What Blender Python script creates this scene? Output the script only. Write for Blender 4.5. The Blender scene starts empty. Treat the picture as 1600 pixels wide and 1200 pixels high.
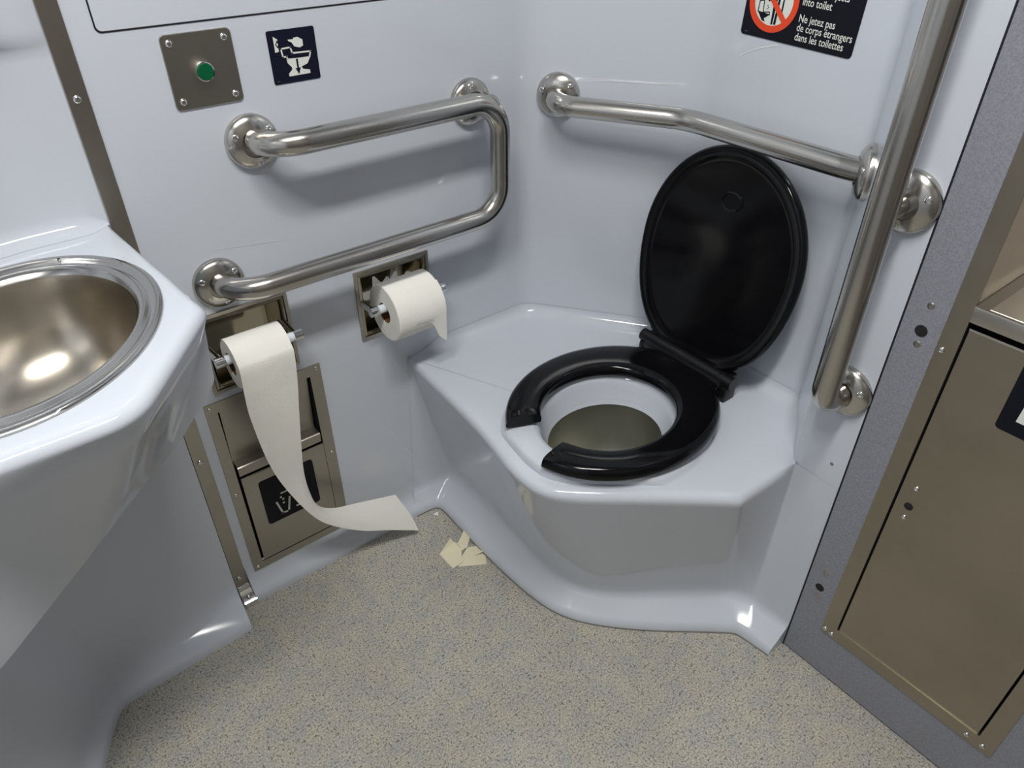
import bpy, bmesh, math, random
from mathutils import Vector, Matrix
random.seed(7)
S = bpy.context.scene
COL = S.collection

# ------------------------------------------------------------------ camera
cam_d = bpy.data.cameras.new('camera'); cam = bpy.data.objects.new('camera', cam_d); COL.objects.link(cam)
cam.location = (0.0, -1.1414, 1.30)
cam.rotation_euler = (math.radians(90 - 36.19), 0, math.radians(51.70 - 90))
cam_d.sensor_width = 36.0; cam_d.lens = 36.0 * 1144 / 1600; cam_d.clip_start = 0.02
S.camera = cam

# ------------------------------------------------------------------ world, lights, exposure
w = bpy.data.worlds.new('world'); S.world = w; w.use_nodes = True
w.node_tree.nodes['Background'].inputs[0].default_value = (0.55, 0.6, 0.7, 1)
w.node_tree.nodes['Background'].inputs[1].default_value = 0.05
S.view_settings.view_transform = 'Standard'; S.view_settings.look = 'None'
S.view_settings.exposure = 0.0; S.view_settings.gamma = 1.0; S.view_settings.use_curve_mapping = False
ROOM_H = 2.30
LAMPS = [(-0.22, -0.97), (0.30, -0.97)]           # two ceiling fixtures in a row
LAMP_SIZE = (0.44, 0.16); LAMP_POWER = 12.9
LAMP_COL = (1.0, 0.985, 0.95)

# ------------------------------------------------------------------ materials
def nt(m): return m.node_tree.nodes, m.node_tree.links
def mat(name, col, rough=0.5, metal=0.0, spec=0.5, coat=0.0, aniso=0.0):
    m = bpy.data.materials.new(name); m.use_nodes = True
    b = m.node_tree.nodes['Principled BSDF']
    b.inputs['Base Color'].default_value = (*col, 1); b.inputs['Roughness'].default_value = rough
    b.inputs['Metallic'].default_value = metal; b.inputs['Specular IOR Level'].default_value = spec
    b.inputs['Coat Weight'].default_value = coat; b.inputs['Coat Roughness'].default_value = 0.05
    b.inputs['Anisotropic'].default_value = aniso
    return m
def noise(m, scale, detail=3, sx=(1, 1, 1)):
    n, l = nt(m)
    tc = n.new('ShaderNodeTexCoord'); mp = n.new('ShaderNodeMapping'); mp.inputs['Scale'].default_value = sx
    t = n.new('ShaderNodeTexNoise'); t.inputs['Scale'].default_value = scale; t.inputs['Detail'].default_value = detail
    l.new(tc.outputs['Object'], mp.inputs['Vector']); l.new(mp.outputs[0], t.inputs['Vector'])
    return t
def ramp(m, src, stops):
    n, l = nt(m); r = n.new('ShaderNodeValToRGB'); e = r.color_ramp.elements
    while len(e) < len(stops): e.new(0.5)
    for i, (p, c) in enumerate(stops): e[i].position = p; e[i].color = (*c, 1)
    l.new(src, r.inputs[0]); return r
def bump(m, src, strength, dist):
    n, l = nt(m); b = n.new('ShaderNodeBump'); b.inputs['Strength'].default_value = strength; b.inputs['Distance'].default_value = dist
    l.new(src, b.inputs['Height']); l.new(b.outputs[0], n['Principled BSDF'].inputs['Normal']); return b
def colour(m, out): n, l = nt(m); l.new(out, n['Principled BSDF'].inputs['Base Color'])
def roughn(m, src, a, b):
    n, l = nt(m); r = n.new('ShaderNodeMapRange'); r.inputs['To Min'].default_value = a; r.inputs['To Max'].default_value = b
    l.new(src, r.inputs['Value']); l.new(r.outputs[0], n['Principled BSDF'].inputs['Roughness'])

def gelcoat(name, col):
    m = mat(name, col, 0.16, 0, 0.5)
    t = noise(m, 2.2, 2)
    r = ramp(m, t.outputs['Fac'], [(0.3, tuple(c * 0.96 for c in col)), (0.7, col)]); colour(m, r.outputs[0])
    t2 = noise(m, 9, 2); bump(m, t2.outputs['Fac'], 0.08, 0.004)
    roughn(m, noise(m, 30, 4).outputs['Fac'], 0.06, 0.13)
    return m
GEL = gelcoat('white_gelcoat', (0.600, 0.636, 0.700))
GEL2 = gelcoat('bright_gelcoat', (0.615, 0.652, 0.715))
def steel(name, col, r0, r1, sx=(1, 1, 1), sc=60):
    m = mat(name, col, 0.3, 1.0)
    t = noise(m, sc, 5, sx); roughn(m, t.outputs['Fac'], r0, r1)
    t2 = noise(m, 5, 4); r = ramp(m, t2.outputs['Fac'], [(0.3, tuple(c * 0.82 for c in col)), (0.7, col)]); colour(m, r.outputs[0])
    return m
BAR = steel('brushed_steel_bar', (0.60, 0.575, 0.53), 0.19, 0.23, (1, 1, 1), 300)
PLATE = steel('brushed_steel_plate', (0.47, 0.44, 0.385), 0.26, 0.40, (1, 1, 14), 40)
CAB = steel('dull_steel_cabinet', (0.42, 0.375, 0.30), 0.30, 0.44, (1, 1, 1), 25)
LEDGE = steel('pale_steel_ledge', (0.62, 0.58, 0.52), 0.32, 0.45)
CHROME = mat('chrome', (0.75, 0.75, 0.74), 0.08, 1.0)
POLISH = steel('polished_recess_steel', (0.50, 0.46, 0.37), 0.07, 0.14)
BASIN = steel('basin_steel', (0.60, 0.545, 0.46), 0.20, 0.30, (1, 1, 1), 30)
BASINRIM = steel('basin_rim_steel', (0.55, 0.54, 0.52), 0.14, 0.24)
BOWLST = steel('bowl_steel', (0.50, 0.49, 0.42), 0.35, 0.5, (1, 1, 1), 20)
BLACKP = mat('black_plastic', (0.003, 0.003, 0.004), 0.11, 0, 0.28)
HINGE = mat('black_hinge_plastic', (0.006, 0.006, 0.007), 0.35, 0, 0.35)
GAP = mat('dark_gap', (0.004, 0.004, 0.008), 0.8)
NAVY = mat('navy_print', (0.006, 0.007, 0.020), 0.5, 0, 0.2)
BLACKPR = mat('black_print', (0.005, 0.006, 0.011), 0.5, 0, 0.2)
WHITEPR = mat('white_print', (0.74, 0.76, 0.70), 0.5)
REDPR = mat('red_print', (0.78, 0.065, 0.015), 0.45)
GREEN = mat('green_button', (0.0, 0.10, 0.035), 0.3, 0, 0.4)
PLASTW = mat('white_spindle_plastic', (0.72, 0.76, 0.80), 0.3)
CARD = mat('brown_cardboard', (0.17, 0.07, 0.03), 0.85)
def paper(name, col, strength):
    m = mat(name, col, 0.95, 0, 0.1)
    t = noise(m, 260, 3); t2 = noise(m, 22, 3)
    n, l = nt(m); a = n.new('ShaderNodeMath'); a.operation = 'MULTIPLY_ADD'; a.inputs[1].default_value = 3.0
    l.new(t2.outputs['Fac'], a.inputs[0]); l.new(t.outputs['Fac'], a.inputs[2])
    bump(m, a.outputs[0], strength, 0.0015)
    b = n['Principled BSDF']; b.inputs['Subsurface Weight'].default_value = 0.0
    return m
PAPER = paper('white_tissue', (0.90, 0.88, 0.82), 0.35)
SCRAP = paper('cream_paper', (0.78, 0.72, 0.53), 0.2)
LAM = mat('grey_laminate', (0.27, 0.285, 0.31), 0.42)
t = noise(LAM, 420, 3); r = ramp(LAM, t.outputs['Fac'], [(0.35, (0.215, 0.222, 0.255)), (0.65, (0.285, 0.292, 0.335))]); colour(LAM, r.outputs[0])
bump(LAM, noise(LAM, 300, 2).outputs['Fac'], 0.15, 0.001)
FLOOR = mat('speckled_vinyl', (0.3, 0.3, 0.28), 0.5, 0, 0.35)
def floor_nodes(m):
    n, l = nt(m)
    t1 = noise(m, 300, 4); r1 = ramp(m, t1.outputs['Fac'], [(0.30, (0.15, 0.142, 0.125)), (0.43, (0.37, 0.355, 0.315)), (0.57, (0.47, 0.455, 0.405)), (0.70, (0.62, 0.605, 0.545))])
    t2 = noise(m, 150, 2); r2 = ramp(m, t2.outputs['Fac'], [(0.32, (0.60, 0.58, 0.57)), (0.43, (1, 1, 1)), (0.7, (1.0, 1.0, 1.02))])
    t3 = noise(m, 28, 3); r3 = ramp(m, t3.outputs['Fac'], [(0.35, (0.92, 0.93, 0.98)), (0.65, (1.06, 1.04, 0.96))])
    t4 = noise(m, 3, 4); r4 = ramp(m, t4.outputs['Fac'], [(0.3, (0.86, 0.85, 0.83)), (0.62, (1.03, 1.03, 1.03))])
    cur = r1.outputs[0]
    for rr in (r2, r3, r4):
        mx = n.new('ShaderNodeMix'); mx.data_type = 'RGBA'; mx.blend_type = 'MULTIPLY'; mx.inputs[0].default_value = 1.0
        l.new(cur, mx.inputs[6]); l.new(rr.outputs[0], mx.inputs[7]); cur = mx.outputs[2]
    colour(m, cur); bump(m, t1.outputs['Fac'], 0.15, 0.001)
floor_nodes(FLOOR)
CEIL = mat('ceiling_white', (0.55, 0.56, 0.58), 0.6)
REAR = mat('rear_wall_panel', (0.20, 0.185, 0.165), 0.5)
GLOW = bpy.data.materials.new('lamp_diffuser'); GLOW.use_nodes = True
_n = GLOW.node_tree.nodes; _b = _n['Principled BSDF']; _b.inputs['Base Color'].default_value = (0.9, 0.9, 0.88, 1)
_b.inputs['Emission Color'].default_value = (*LAMP_COL, 1); _b.inputs['Emission Strength'].default_value = 9.0
WATER = mat('water_drop', (0.9, 0.9, 0.9), 0.03); WATER.node_tree.nodes['Principled BSDF'].inputs['Transmission Weight'].default_value = 1.0
SEAL = mat('grey_sealant', (0.18, 0.17, 0.15), 0.7)
HOLE_SHADE = mat('dark_hole', (0.01, 0.01, 0.012), 0.9)  # near-black colour paints the shade inside the lock and key holes

# ------------------------------------------------------------------ helpers
def thing(name, loc, label, cat, group=None):
    o = bpy.data.objects.new(name, None); COL.objects.link(o); o.location = loc; o.empty_display_size = 0.05
    o['label'] = label; o['category'] = cat
    if group: o['group'] = group
    return o
def tag(o, label, cat, group=None):
    o['label'] = label; o['category'] = cat
    if group: o['group'] = group
    return o
def wloc(o):
    v = Vector((0, 0, 0))
    while o: v += o.location; o = o.parent
    return v
def obj(name, bm, m, parent=None, smooth=35, label=None, kind=None, recalc=True):
    if recalc: bmesh.ops.recalc_face_normals(bm, faces=bm.faces)
    off = wloc(parent) if parent else Vector((0, 0, 0))
    if parent: bmesh.ops.translate(bm, verts=bm.verts, vec=-off)
    me = bpy.data.meshes.new(name); bm.to_mesh(me); bm.free()
    for mm in (m if isinstance(m, (list, tuple)) else [m]): me.materials.append(mm)
    if smooth:
        for p in me.polygons: p.use_smooth = True
        me.set_sharp_from_angle(angle=math.radians(smooth))
    o = bpy.data.objects.new(name, me); COL.objects.link(o)
    if parent: o.parent = parent
    if label: o['label'] = label
    if kind: o['kind'] = kind
    return o
def mesh_obj(name, verts, faces, m, parent=None, smooth=35, **k):
    bm = bmesh.new(); vs = [bm.verts.new(v) for v in verts]
    for f in faces:
        try: bm.faces.new([vs[i] for i in f])
        except ValueError: pass
    return obj(name, bm, m, parent, smooth, **k)
def box(bm, x0, x1, y0, y1, z0, z1, bev=0.0, seg=2):
    r = bmesh.ops.create_cube(bm, size=1.0)
    for v in r['verts']:
        v.co = Vector(((x0 + x1) / 2 + v.co.x * (x1 - x0), (y0 + y1) / 2 + v.co.y * (y1 - y0), (z0 + z1) / 2 + v.co.z * (z1 - z0)))
    if bev > 0:
        ed = list({e for v in r['verts'] for e in v.link_edges})
        bmesh.ops.bevel(bm, geom=ed, offset=bev, segments=seg, profile=0.5, affect='EDGES')
def frame(o, u, v, n):
    """local (u,v,n) -> world"""
    m = Matrix.Identity(4)
    for i, a in enumerate((u, v, n)):
        a = Vector(a).normalized()
        for k in range(3): m[k][i] = a[k]
    for k in range(3): m[k][3] = o[k]
    return m
FA = frame((0, 0, 0), (1, 0, 0), (0, 0, 1), (0, -1, 0))            # left wall: u = x, v = z, n into the room
FD = frame((0.98, 0, 0), (0, -1, 0), (0, 0, 1), (-1, 0, 0))        # right wall: u = -y
def rrect(u0, u1, v0, v1, r, seg=5):
    pts = []
    for cx, cy, a0 in ((u1 - r, v0 + r, -90), (u1 - r, v1 - r, 0), (u0 + r, v1 - r, 90), (u0 + r, v0 + r, 180)):
        for i in range(seg + 1):
            a = math.radians(a0 + 90 * i / seg); pts.append((cx + r * math.cos(a), cy + r * math.sin(a)))
    return pts
def prism(bm, pts, n0, n1, M, bev=0.0):
    """2D outline extruded n0..n1 in frame M with a small chamfer at the front"""
    rows = [(0, n0)]
    if bev > 0: rows += [(0, n1 - bev), (bev, n1)]
    else: rows += [(0, n1)]
    cx = sum(p[0] for p in pts) / len(pts); cy = sum(p[1] for p in pts) / len(pts)
    prev = None; N = len(pts)
    for ins, h in rows:
        cur = []
        for i, (a, b) in enumerate(pts):
            if ins:
                pa = Vector(pts[i - 1]); pb = Vector((a, b)); pc = Vector(pts[(i + 1) % N])
                d = (pc - pa); nrm = Vector((-d.y, d.x)); nrm = nrm.normalized() if nrm.length > 1e-9 else Vector((0, 0))
                if nrm.dot(Vector((cx, cy)) - pb) < 0: nrm = -nrm
                a, b = pb.x + nrm.x * ins, pb.y + nrm.y * ins
            cur.append(bm.verts.new(M @ Vector((a, b, h))))
        if prev:
            for i in range(N): bm.faces.new((prev[i], prev[(i + 1) % N], cur[(i + 1) % N], cur[i]))
        else: bm.faces.new(cur[::-1])
        prev = cur
    bm.faces.new(prev)
def flat(name, pts, n0, n1, M, m, parent, bev=0.0, **k):
    bm = bmesh.new(); prism(bm, pts, n0, n1, M, bev)
    bmesh.ops.triangulate(bm, faces=[f for f in bm.faces if len(f.verts) > 4])
    return obj(name, bm, m, parent, **k)
def ringframe(bm, o, i, n0, n1, M):
    """rectangular frame, o / i = (u0,u1,v0,v1) outer / inner, between n0 and n1"""
    def q(r, n): return [bm.verts.new(M @ Vector(p)) for p in ((r[0], r[2], n), (r[1], r[2], n), (r[1], r[3], n), (r[0], r[3], n))]
    a0, a1, b0, b1 = q(o, n0), q(o, n1), q(i, n0), q(i, n1)
    for k in range(4):
        j = (k + 1) % 4
        bm.faces.new((a0[k], a0[j], a1[j], a1[k])); bm.faces.new((a1[k], a1[j], b1[j], b1[k])); bm.faces.new((b1[k], b1[j], b0[j], b0[k])); bm.faces.new((b0[k], b0[j], a0[j], a0[k]))
def lathe(bm, prof, M, seg=32, sx=1.0, sy=1.0, caps=True):
    """profile (r, h) revolved about the frame's n axis"""
    rows = []
    for r, h in prof:
        rows.append([bm.verts.new(M @ Vector((r * sx * math.cos(2 * math.pi * i / seg), r * sy * math.sin(2 * math.pi * i / seg), h))) for i in range(seg)])
    for a, b in zip(rows, rows[1:]):
        for i in range(seg): bm.faces.new((a[i], a[(i + 1) % seg], b[(i + 1) % seg], b[i]))
    if caps:
        bm.faces.new(rows[0][::-1]); bm.faces.new(rows[-1])
def fillet_path(pts, rad, seg=8):
    """round a 3D polyline's corners"""
    P = [Vector(p) for p in pts]; out = [P[0]]
    for i in range(1, len(P) - 1):
        a, b, c = P[i - 1], P[i], P[i + 1]; r = rad[i - 1] if isinstance(rad, (list, tuple)) else rad
        d1 = (a - b).normalized(); d2 = (c - b).normalized(); ang = d1.angle(d2)
        if ang > math.pi - 0.02: out.append(b); continue
        t = min(r / math.tan(ang / 2), 0.49 * (a - b).length if i > 1 else 0.95 * (a - b).length, 0.95 * (c - b).length if i == len(P) - 2 else 0.49 * (c - b).length)
        r2 = t * math.tan(ang / 2); s, e = b + d1 * t, b + d2 * t
        ctr = b + (d1 + d2).normalized() * (r2 / math.sin(ang / 2)); v0, v1 = s - ctr, e - ctr; tot = v0.angle(v1); ax = v0.cross(v1).normalized()
        for k in range(seg + 1): out.append(ctr + Matrix.Rotation(tot * k / seg, 3, ax) @ v0)
    out.append(P[-1]); return out
def tube(bm, path, r, seg=20, caps=True):
    P = [Vector(p) for p in path]; T = []
    for i in range(len(P)):
        T.append((P[min(i + 1, len(P) - 1)] - P[max(i - 1, 0)]).normalized())
    u = T[0].orthogonal().normalized(); rings = []
    for i, p in enumerate(P):
        u = (u - T[i] * u.dot(T[i])).normalized(); v = T[i].cross(u)
        rings.append([bm.verts.new(p + (u * math.cos(2 * math.pi * k / seg) + v * math.sin(2 * math.pi * k / seg)) * r) for k in range(seg)])
    for a, b in zip(rings, rings[1:]):
        for k in range(seg): bm.faces.new((a[k], a[(k + 1) % seg], b[(k + 1) % seg], b[k]))
    if caps: bm.faces.new(rings[0][::-1]); bm.faces.new(rings[-1])
def normal_frame(p, n, up=(0, 0, 1)):
    n = Vector(n).normalized(); v = Vector(up); v = (v - n * v.dot(n)).normalized(); return frame(p, v.cross(n), v, n)
def chaikin(P, it=3):
    P = [Vector(p) for p in P]
    for _ in range(it):
        Q = [P[0]]
        for a, b in zip(P, P[1:]): Q += [a * 0.75 + b * 0.25, a * 0.25 + b * 0.75]
        Q.append(P[-1]); P = Q
    return P
def screw(parent, p, n, r=0.0055, h=0.0028, m=None, slot=True, name='screw'):
    M = normal_frame(p, n); bm = bmesh.new()
    lathe(bm, [(r, -0.001), (r, h * 0.25), (r * 0.85, h * 0.7), (r * 0.5, h), (r * 0.34, h * 0.99), (r * 0.3, h * 0.55)], M, 12)
    return obj(name, bm, m or CHROME, parent, 50)
def text(body, size, M, m, parent, name='lettering', sx=0.86, bold=0.0):
    cu = bpy.data.curves.new('t', 'FONT'); cu.body = body; cu.size = size; cu.offset = bold; cu.resolution_u = 3
    to = bpy.data.objects.new('t', cu); COL.objects.link(to)
    dg = bpy.context.evaluated_depsgraph_get(); me = bpy.data.meshes.new_from_object(to.evaluated_get(dg))
    bpy.data.objects.remove(to); bpy.data.curves.remove(cu)
    bm = bmesh.new(); bm.from_mesh(me); bpy.data.meshes.remove(me)
    for v in bm.verts: v.co = M @ Vector((v.co.x * sx, v.co.y, 0))
    return obj(name, bm, m, parent, 0, recalc=False)
def stroke(pts, wd, closed=False):
    """list of quads (2D outlines) covering a polyline"""
    out = []; P = [Vector(p) for p in pts]; seq = list(zip(P, P[1:])) + ([(P[-1], P[0])] if closed else [])
    for a, b in seq:
        d = (b - a).normalized() * wd / 2; n = Vector((-d.y, d.x)); out.append([tuple(a - d + n), tuple(a - d - n), tuple(b + d - n), tuple(b + d + n)])
    return out
def prints(name, outs, n, M, m, parent, th=0.00025):
    bm = bmesh.new()
    for o in outs: prism(bm, o, n - th, n, M)
    return obj(name, bm, m, parent, 0)

# ------------------------------------------------------------------ room shell
def quad(name, a, b, c, d, m, th=None):
    return mesh_obj(name, [a, b, c, d], [(0, 1, 2, 3)], m, None, 0, kind='structure')
fl = quad('floor', (-0.95, -1.9, 0), (1.3, -1.9, 0), (1.3, 0.05, 0), (-0.95, 0.05, 0), FLOOR)
quad('ceiling', (-0.95, -1.9, ROOM_H), (-0.95, 0.05, ROOM_H), (1.3, 0.05, ROOM_H), (1.3, -1.9, ROOM_H), CEIL)
quad('wall_rear', (-0.95, -1.9, 0), (1.3, -1.9, 0), (1.3, -1.9, ROOM_H), (-0.95, -1.9, ROOM_H), REAR)
quad('wall_side', (-0.95, -1.9, 0), (-0.95, 0.05, 0), (-0.95, 0.05, ROOM_H), (-0.95, -1.9, ROOM_H), GEL)

def holed(name, u0, u1, v0, v1, holes, M, m, depth=0.0):
    us = sorted({u0, u1, *[h[0] for h in holes], *[h[1] for h in holes]}); vs = sorted({v0, v1, *[h[2] for h in holes], *[h[3] for h in holes]})
    bm = bmesh.new(); V = {}
    def g(a, b):
        if (a, b) not in V: V[(a, b)] = bm.verts.new(M @ Vector((a, b, 0)))
        return V[(a, b)]
    for a, b in zip(us, us[1:]):
        for c, d in zip(vs, vs[1:]):
            if any(h[0] <= a and b <= h[1] and h[2] <= c and d <= h[3] for h in holes): continue
            bm.faces.new((g(a, c), g(b, c), g(b, d), g(a, d)))
    return obj(name, bm, m, None, 0, kind='structure')
TP1 = (0.236, 0.383, 0.526, 0.664); TP2 = (0.531, 0.678, 0.522, 0.654); BIN = (0.214, 0.418, 0.07, 0.494)
wall_left = holed('wall_left', -0.62, 0.88, 0.0, ROOM_H, [TP1, TP2, BIN], FA, GEL)

# hatch panel with its dark seam, upper left
bm = bmesh.new(); prism(bm, rrect(0.2165, 0.80, 1.1065, 1.70, 0.008), -0.002, 0.0008, FA); obj('hatch_seam', bm, GAP, wall_left)
bm = bmesh.new(); prism(bm, rrect(0.2185, 0.798, 1.1085, 1.698, 0.007), -0.002, 0.0018, FA, 0.0006); obj('hatch_panel', bm, GEL, wall_left)

# back alcove wall: rounded plan extruded
B0 = (0.938, 0.0); B1 = (1.13, -0.258); B2 = (1.13, -0.600); C1 = (0.98, -0.697); C2 = (0.98, -0.7845)
plan = fillet_path([(0.88, 0.0, 0), (*B0, 0), (*B1, 0), (*B2, 0), (*C1, 0), (*C2, 0)], [0.055, 0.10, 0.030, 0.028], 10)
zs = [0.0, 0.43, 0.9, 1.3, ROOM_H]
vv = [(p.x, p.y, z) for z in zs for p in plan]; n = len(plan)
ff = [(k * n + i, k * n + i + 1, (k + 1) * n + i + 1, (k + 1) * n + i) for k in range(len(zs) - 1) for i in range(n - 1)]
wall_back = mesh_obj('wall_back', vv, ff, GEL, None, 60, kind='structure')
for z in (0.472, 0.342, 0.213, 0.085):
    screw(wall_back, (0.98, -0.7605, z), (-1, 0, 0), 0.0032, 0.0008, SEAL)

def scratch(pts, nrm, r, parent):
    bm = bmesh.new(); P = [Vector(q) for q in pts]; N_ = Vector(nrm).normalized()
    for a, b in zip(P, P[1:]):
        sd = (b - a).cross(N_).normalized() * r; bm.faces.new([bm.verts.new(q + N_ * 0.0006) for q in (a - sd, b - sd, b + sd, a + sd)])
    obj('scratch', bm, SCUFF, parent, 0)
SCUFF = mat('pale_scuff', (0.80, 0.82, 0.84), 0.5)
bnn = Vector((B1[1] - B0[1], -(B1[0] - B0[0]), 0))
scratch([(0.999, -0.081, 0.946), (1.038, -0.135, 0.950), (1.081, -0.192, 0.950), (1.112, -0.235, 0.953)], bnn, 0.0006, wall_back)
scratch([(1.13, -0.334, 1.013), (1.13, -0.340, 1.019), (1.13, -0.351, 1.025), (1.13, -0.375, 1.035), (1.13, -0.404, 1.043)], (-1, 0, 0), 0.0008, wall_back)
scratch([(0.560, 0, 0.262), (0.601, 0, 0.175), (0.652, 0, 0.075)], (0, -1, 0), 0.0005, wall_left)
scratch([(0.300, 0, 0.778), (0.404, 0, 0.764)], (0, -1, 0), 0.0004, wall_left)

# right wall: grey laminate with an opening for the steel cabinet
wall_right = holed('wall_right', 0.787, 1.9, 0.004, ROOM_H, [(0.856, 1.134, 0.125, 1.40)], FD, LAM)
bm = bmesh.new(); box(bm, 0.9795, 1.02, -0.7872, -0.7845, 0, ROOM_H); obj('edge_gap', bm, GAP, wall_right, 0)
bm = bmesh.new(); box(bm, 0.982, 1.02, -1.9, -0.787, 0, 0.004); obj('floor_gap', bm, GAP, wall_right, 0)
for y, z, r in ((-0.816, 0.760, 0.0088), (-0.813, 0.204, 0.0082)):
    bm = bmesh.new(); lathe(bm, [(r, -0.002), (r, 0.0006), (r * 0.93, 0.0007)], normal_frame((0.98, y, z), (-1, 0, 0)), 20); obj('lock_hole', bm, HOLE_SHADE, wall_right)
for y, z in ((-0.816, 0.800), (-0.817, 0.739), (-0.8135, 0.244), (-0.814, 0.182)):
    screw(wall_right, (0.98, y, z), (-1, 0, 0), 0.0052, 0.0014, PLATE)

# curb along the left wall
prof = [(0.0005, 0.085), (0.001, 0.06), (0.004, 0.045), (0.011, 0.032), (0.020, 0.024), (0.0265, 0.018), (0.0295, 0.010), (0.030, 0.0)]
vv = [(x, -a, z) for x in (0.186, 0.66) for a, z in prof]; n = len(prof)
mesh_obj('baseboard_left', vv, [(i, i + 1, n + i + 1, n + i) for i in range(n - 1)] + [tuple(range(n))], GEL, None, 60, kind='structure')

# steel strip covering the joint beside the wash unit
trim = bpy.data.objects.new('trim_1', None); COL.objects.link(trim); trim.location = (0.170, 0, 0); trim['kind'] = 'structure'
bm = bmesh.new(); box(bm, 0.1585, 0.1845, -0.003, 0.002, 0.03, ROOM_H, 0.0006, 1); obj('steel_strip', bm, PLATE, trim)
for z in (1.033, 0.39, 0.064, 1.6): screw(trim, (0.170, -0.003, z), (0, -1, 0), 0.0055, 0.003)
bm = bmesh.new()
pr = [(0.002, 0.042), (0.007, 0.040), (0.009, 0.030), (0.020, 0.018), (0.030, 0.012), (0.033, 0.004), (0.033, 0.0)]
for x in (0.161, 0.187):
    pass
vs = [[bm.verts.new((x, -a, z)) for a, z in pr] for x in (0.1605, 0.1875)]
for i in range(len(pr) - 1): bm.faces.new((vs[0][i], vs[0][i + 1], vs[1][i + 1], vs[1][i]))
bm.faces.new(vs[0] + [bm.verts.new((0.1605, 0, 0))]); bm.faces.new(vs[1] + [bm.verts.new((0.1875, 0, 0))])
obj('end_clip', bm, CHROME, trim, 30, label='shiny bent steel clip at the foot of the strip')
screw(trim, (0.174, -0.021, 0.0178), (0, -0.7, 0.7), 0.0045, 0.0022)

# ------------------------------------------------------------------ toilet
toilet = thing('toilet', (0.80, -0.41, 0), 'white moulded corner toilet with open-front black seat and raised black lid', 'toilet')
K = [  # top edge, skirt foot, floor lip  (plan x, y)
    ((0.6205, -0.001), (0.600, -0.001), (0.585, -0.030)),
    ((0.6210, -0.001), (0.660, -0.001), (0.625, -0.031)),
    ((0.6215, -0.001), (0.698, -0.003), (0.643, -0.036)),
    ((0.6220, -0.003), (0.708, -0.022), (0.6475, -0.056)),
    ((0.6180, -0.070), (0.710, -0.090), (0.6455, -0.110)),
    ((0.6120, -0.170), (0.708, -0.180), (0.6440, -0.200)),
    ((0.6030, -0.280), (0.700, -0.280), (0.6460, -0.300)),
    ((0.5900, -0.350), (0.694, -0.345), (0.6520, -0.380)),
    ((0.5800, -0.415), (0.698, -0.410), (0.6640, -0.440)),
    ((0.5860, -0.475), (0.722, -0.475), (0.6900, -0.492)),
    ((0.6240, -0.522), (0.765, -0.520), (0.7350, -0.545)),
    ((0.7100, -0.592), (0.822, -0.560), (0.7950, -0.603)),
    ((0.7950, -0.664), (0.900, -0.617), (0.8700, -0.664)),
    ((0.8290, -0.694), (0.943, -0.650), (0.9090, -0.698)),
    ((0.8370, -0.699), (0.950, -0.656), (0.9200, -0.708)),
    ((0.8470, -0.7005), (0.954, -0.662), (0.9245, -0.716)),
    ((0.9150, -0.7012), (0.968, -0.684), (0.9275, -0.736)),
    ((0.9700, -0.7018), (0.977, -0.697), (0.9290, -0.748)),
    ((0.9785, -0.702), (0.9785, -0.702), (0.9296, -0.755)),
    ((0.9790, -0.710), (0.979, -0.710), (0.9305, -0.762)),
    ((0.9790, -0.730), (0.979, -0.735), (0.9320, -0.770)),
    ((0.9790, -0.784), (0.979, -0.784), (0.9330, -0.784)),
]
Tp, Sp, Fp = [chaikin([k[j] + (0,) for k in K], 3) for j in range(3)]
n = len(Tp)
iend = max(i for i in range(n) if Tp[i].y > -0.7015 or Tp[i].x < 0.9785)      # where the platform edge meets the wall
def inward(P, i):
    d = P[min(i + 1, len(P) - 1)] - P[max(i - 1, 0)]
    return Vector((-d.y, d.x, 0)).normalized() if d.length > 1e-8 else Vector((1, 0, 0))
rows = []
ZT = 0.432
def radial(i):                                                                # inset direction: towards the bowl, scaled to the path normal
    d = (Vector((0.80, -0.415, 0)) - Tp[i]).normalized(); return d / max(0.55, abs(d.dot(inward(Tp, i))))
inn = [radial(i) for i in range(n)]
R = 0.016
def wgt(i):                                                                   # edge rounding fades out on the walls
    a = min(1, max(0, -Tp[i].y - 0.002) / 0.05); b = min(1, max(0, 0.979 - Tp[i].x) / 0.05); return min(a, b)
edge_rows = [[Tp[i] + inn[i] * (R + 0.007) * wgt(i) + Vector((0, 0, ZT)) for i in range(n)]]
for k in range(5):
    a = math.radians(90 * k / 4)
    edge_rows.append([(Tp[i] + inn[i] * R * (1 - math.sin(a)) * wgt(i)) + Vector((0, 0, ZT - R * (1 - math.cos(a)))) for i in range(n)])
ZS = 0.070
skirt = []
for i in range(n):
    t0 = Tp[i] + Vector((0, 0, ZT - R)); s0 = Sp[i] + Vector((0, 0, ZS)); f1 = Fp[i]
    out = (f1 - Sp[i]); L = out.length; od = out.normalized() if L > 1e-6 else Vector((-1, 0, 0))
    col = [t0 + (s0 - t0) * q for q in (0.03, 0.12, 0.35, 0.6, 0.8, 0.93, 1.0)]
    cr = min(0.015, L * 0.4)
    for a in (20, 40, 60, 76):
        a = math.radians(a); col.append(s0 + od * cr * (1 - math.cos(a)) + Vector((0, 0, -0.024 * math.sin(a))))
    col.append(f1 - od * 0.016 + Vector((0, 0, 0.0260)))
    col.append(f1 - od * 0.009 + Vector((0, 0, 0.0225)))
    col.append(f1 - od * 0.003 + Vector((0, 0, 0.0150)))
    col.append(f1 - od * 0.0005 + Vector((0, 0, 0.007)))
    col.append(f1.copy())
    skirt.append(col)
bm = bmesh.new()
grid = []
for r_ in edge_rows: grid.append([bm.verts.new(p) for p in r_])
for k in range(len(skirt[0])): grid.append([bm.verts.new(skirt[i][k]) for i in range(n)])
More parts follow.
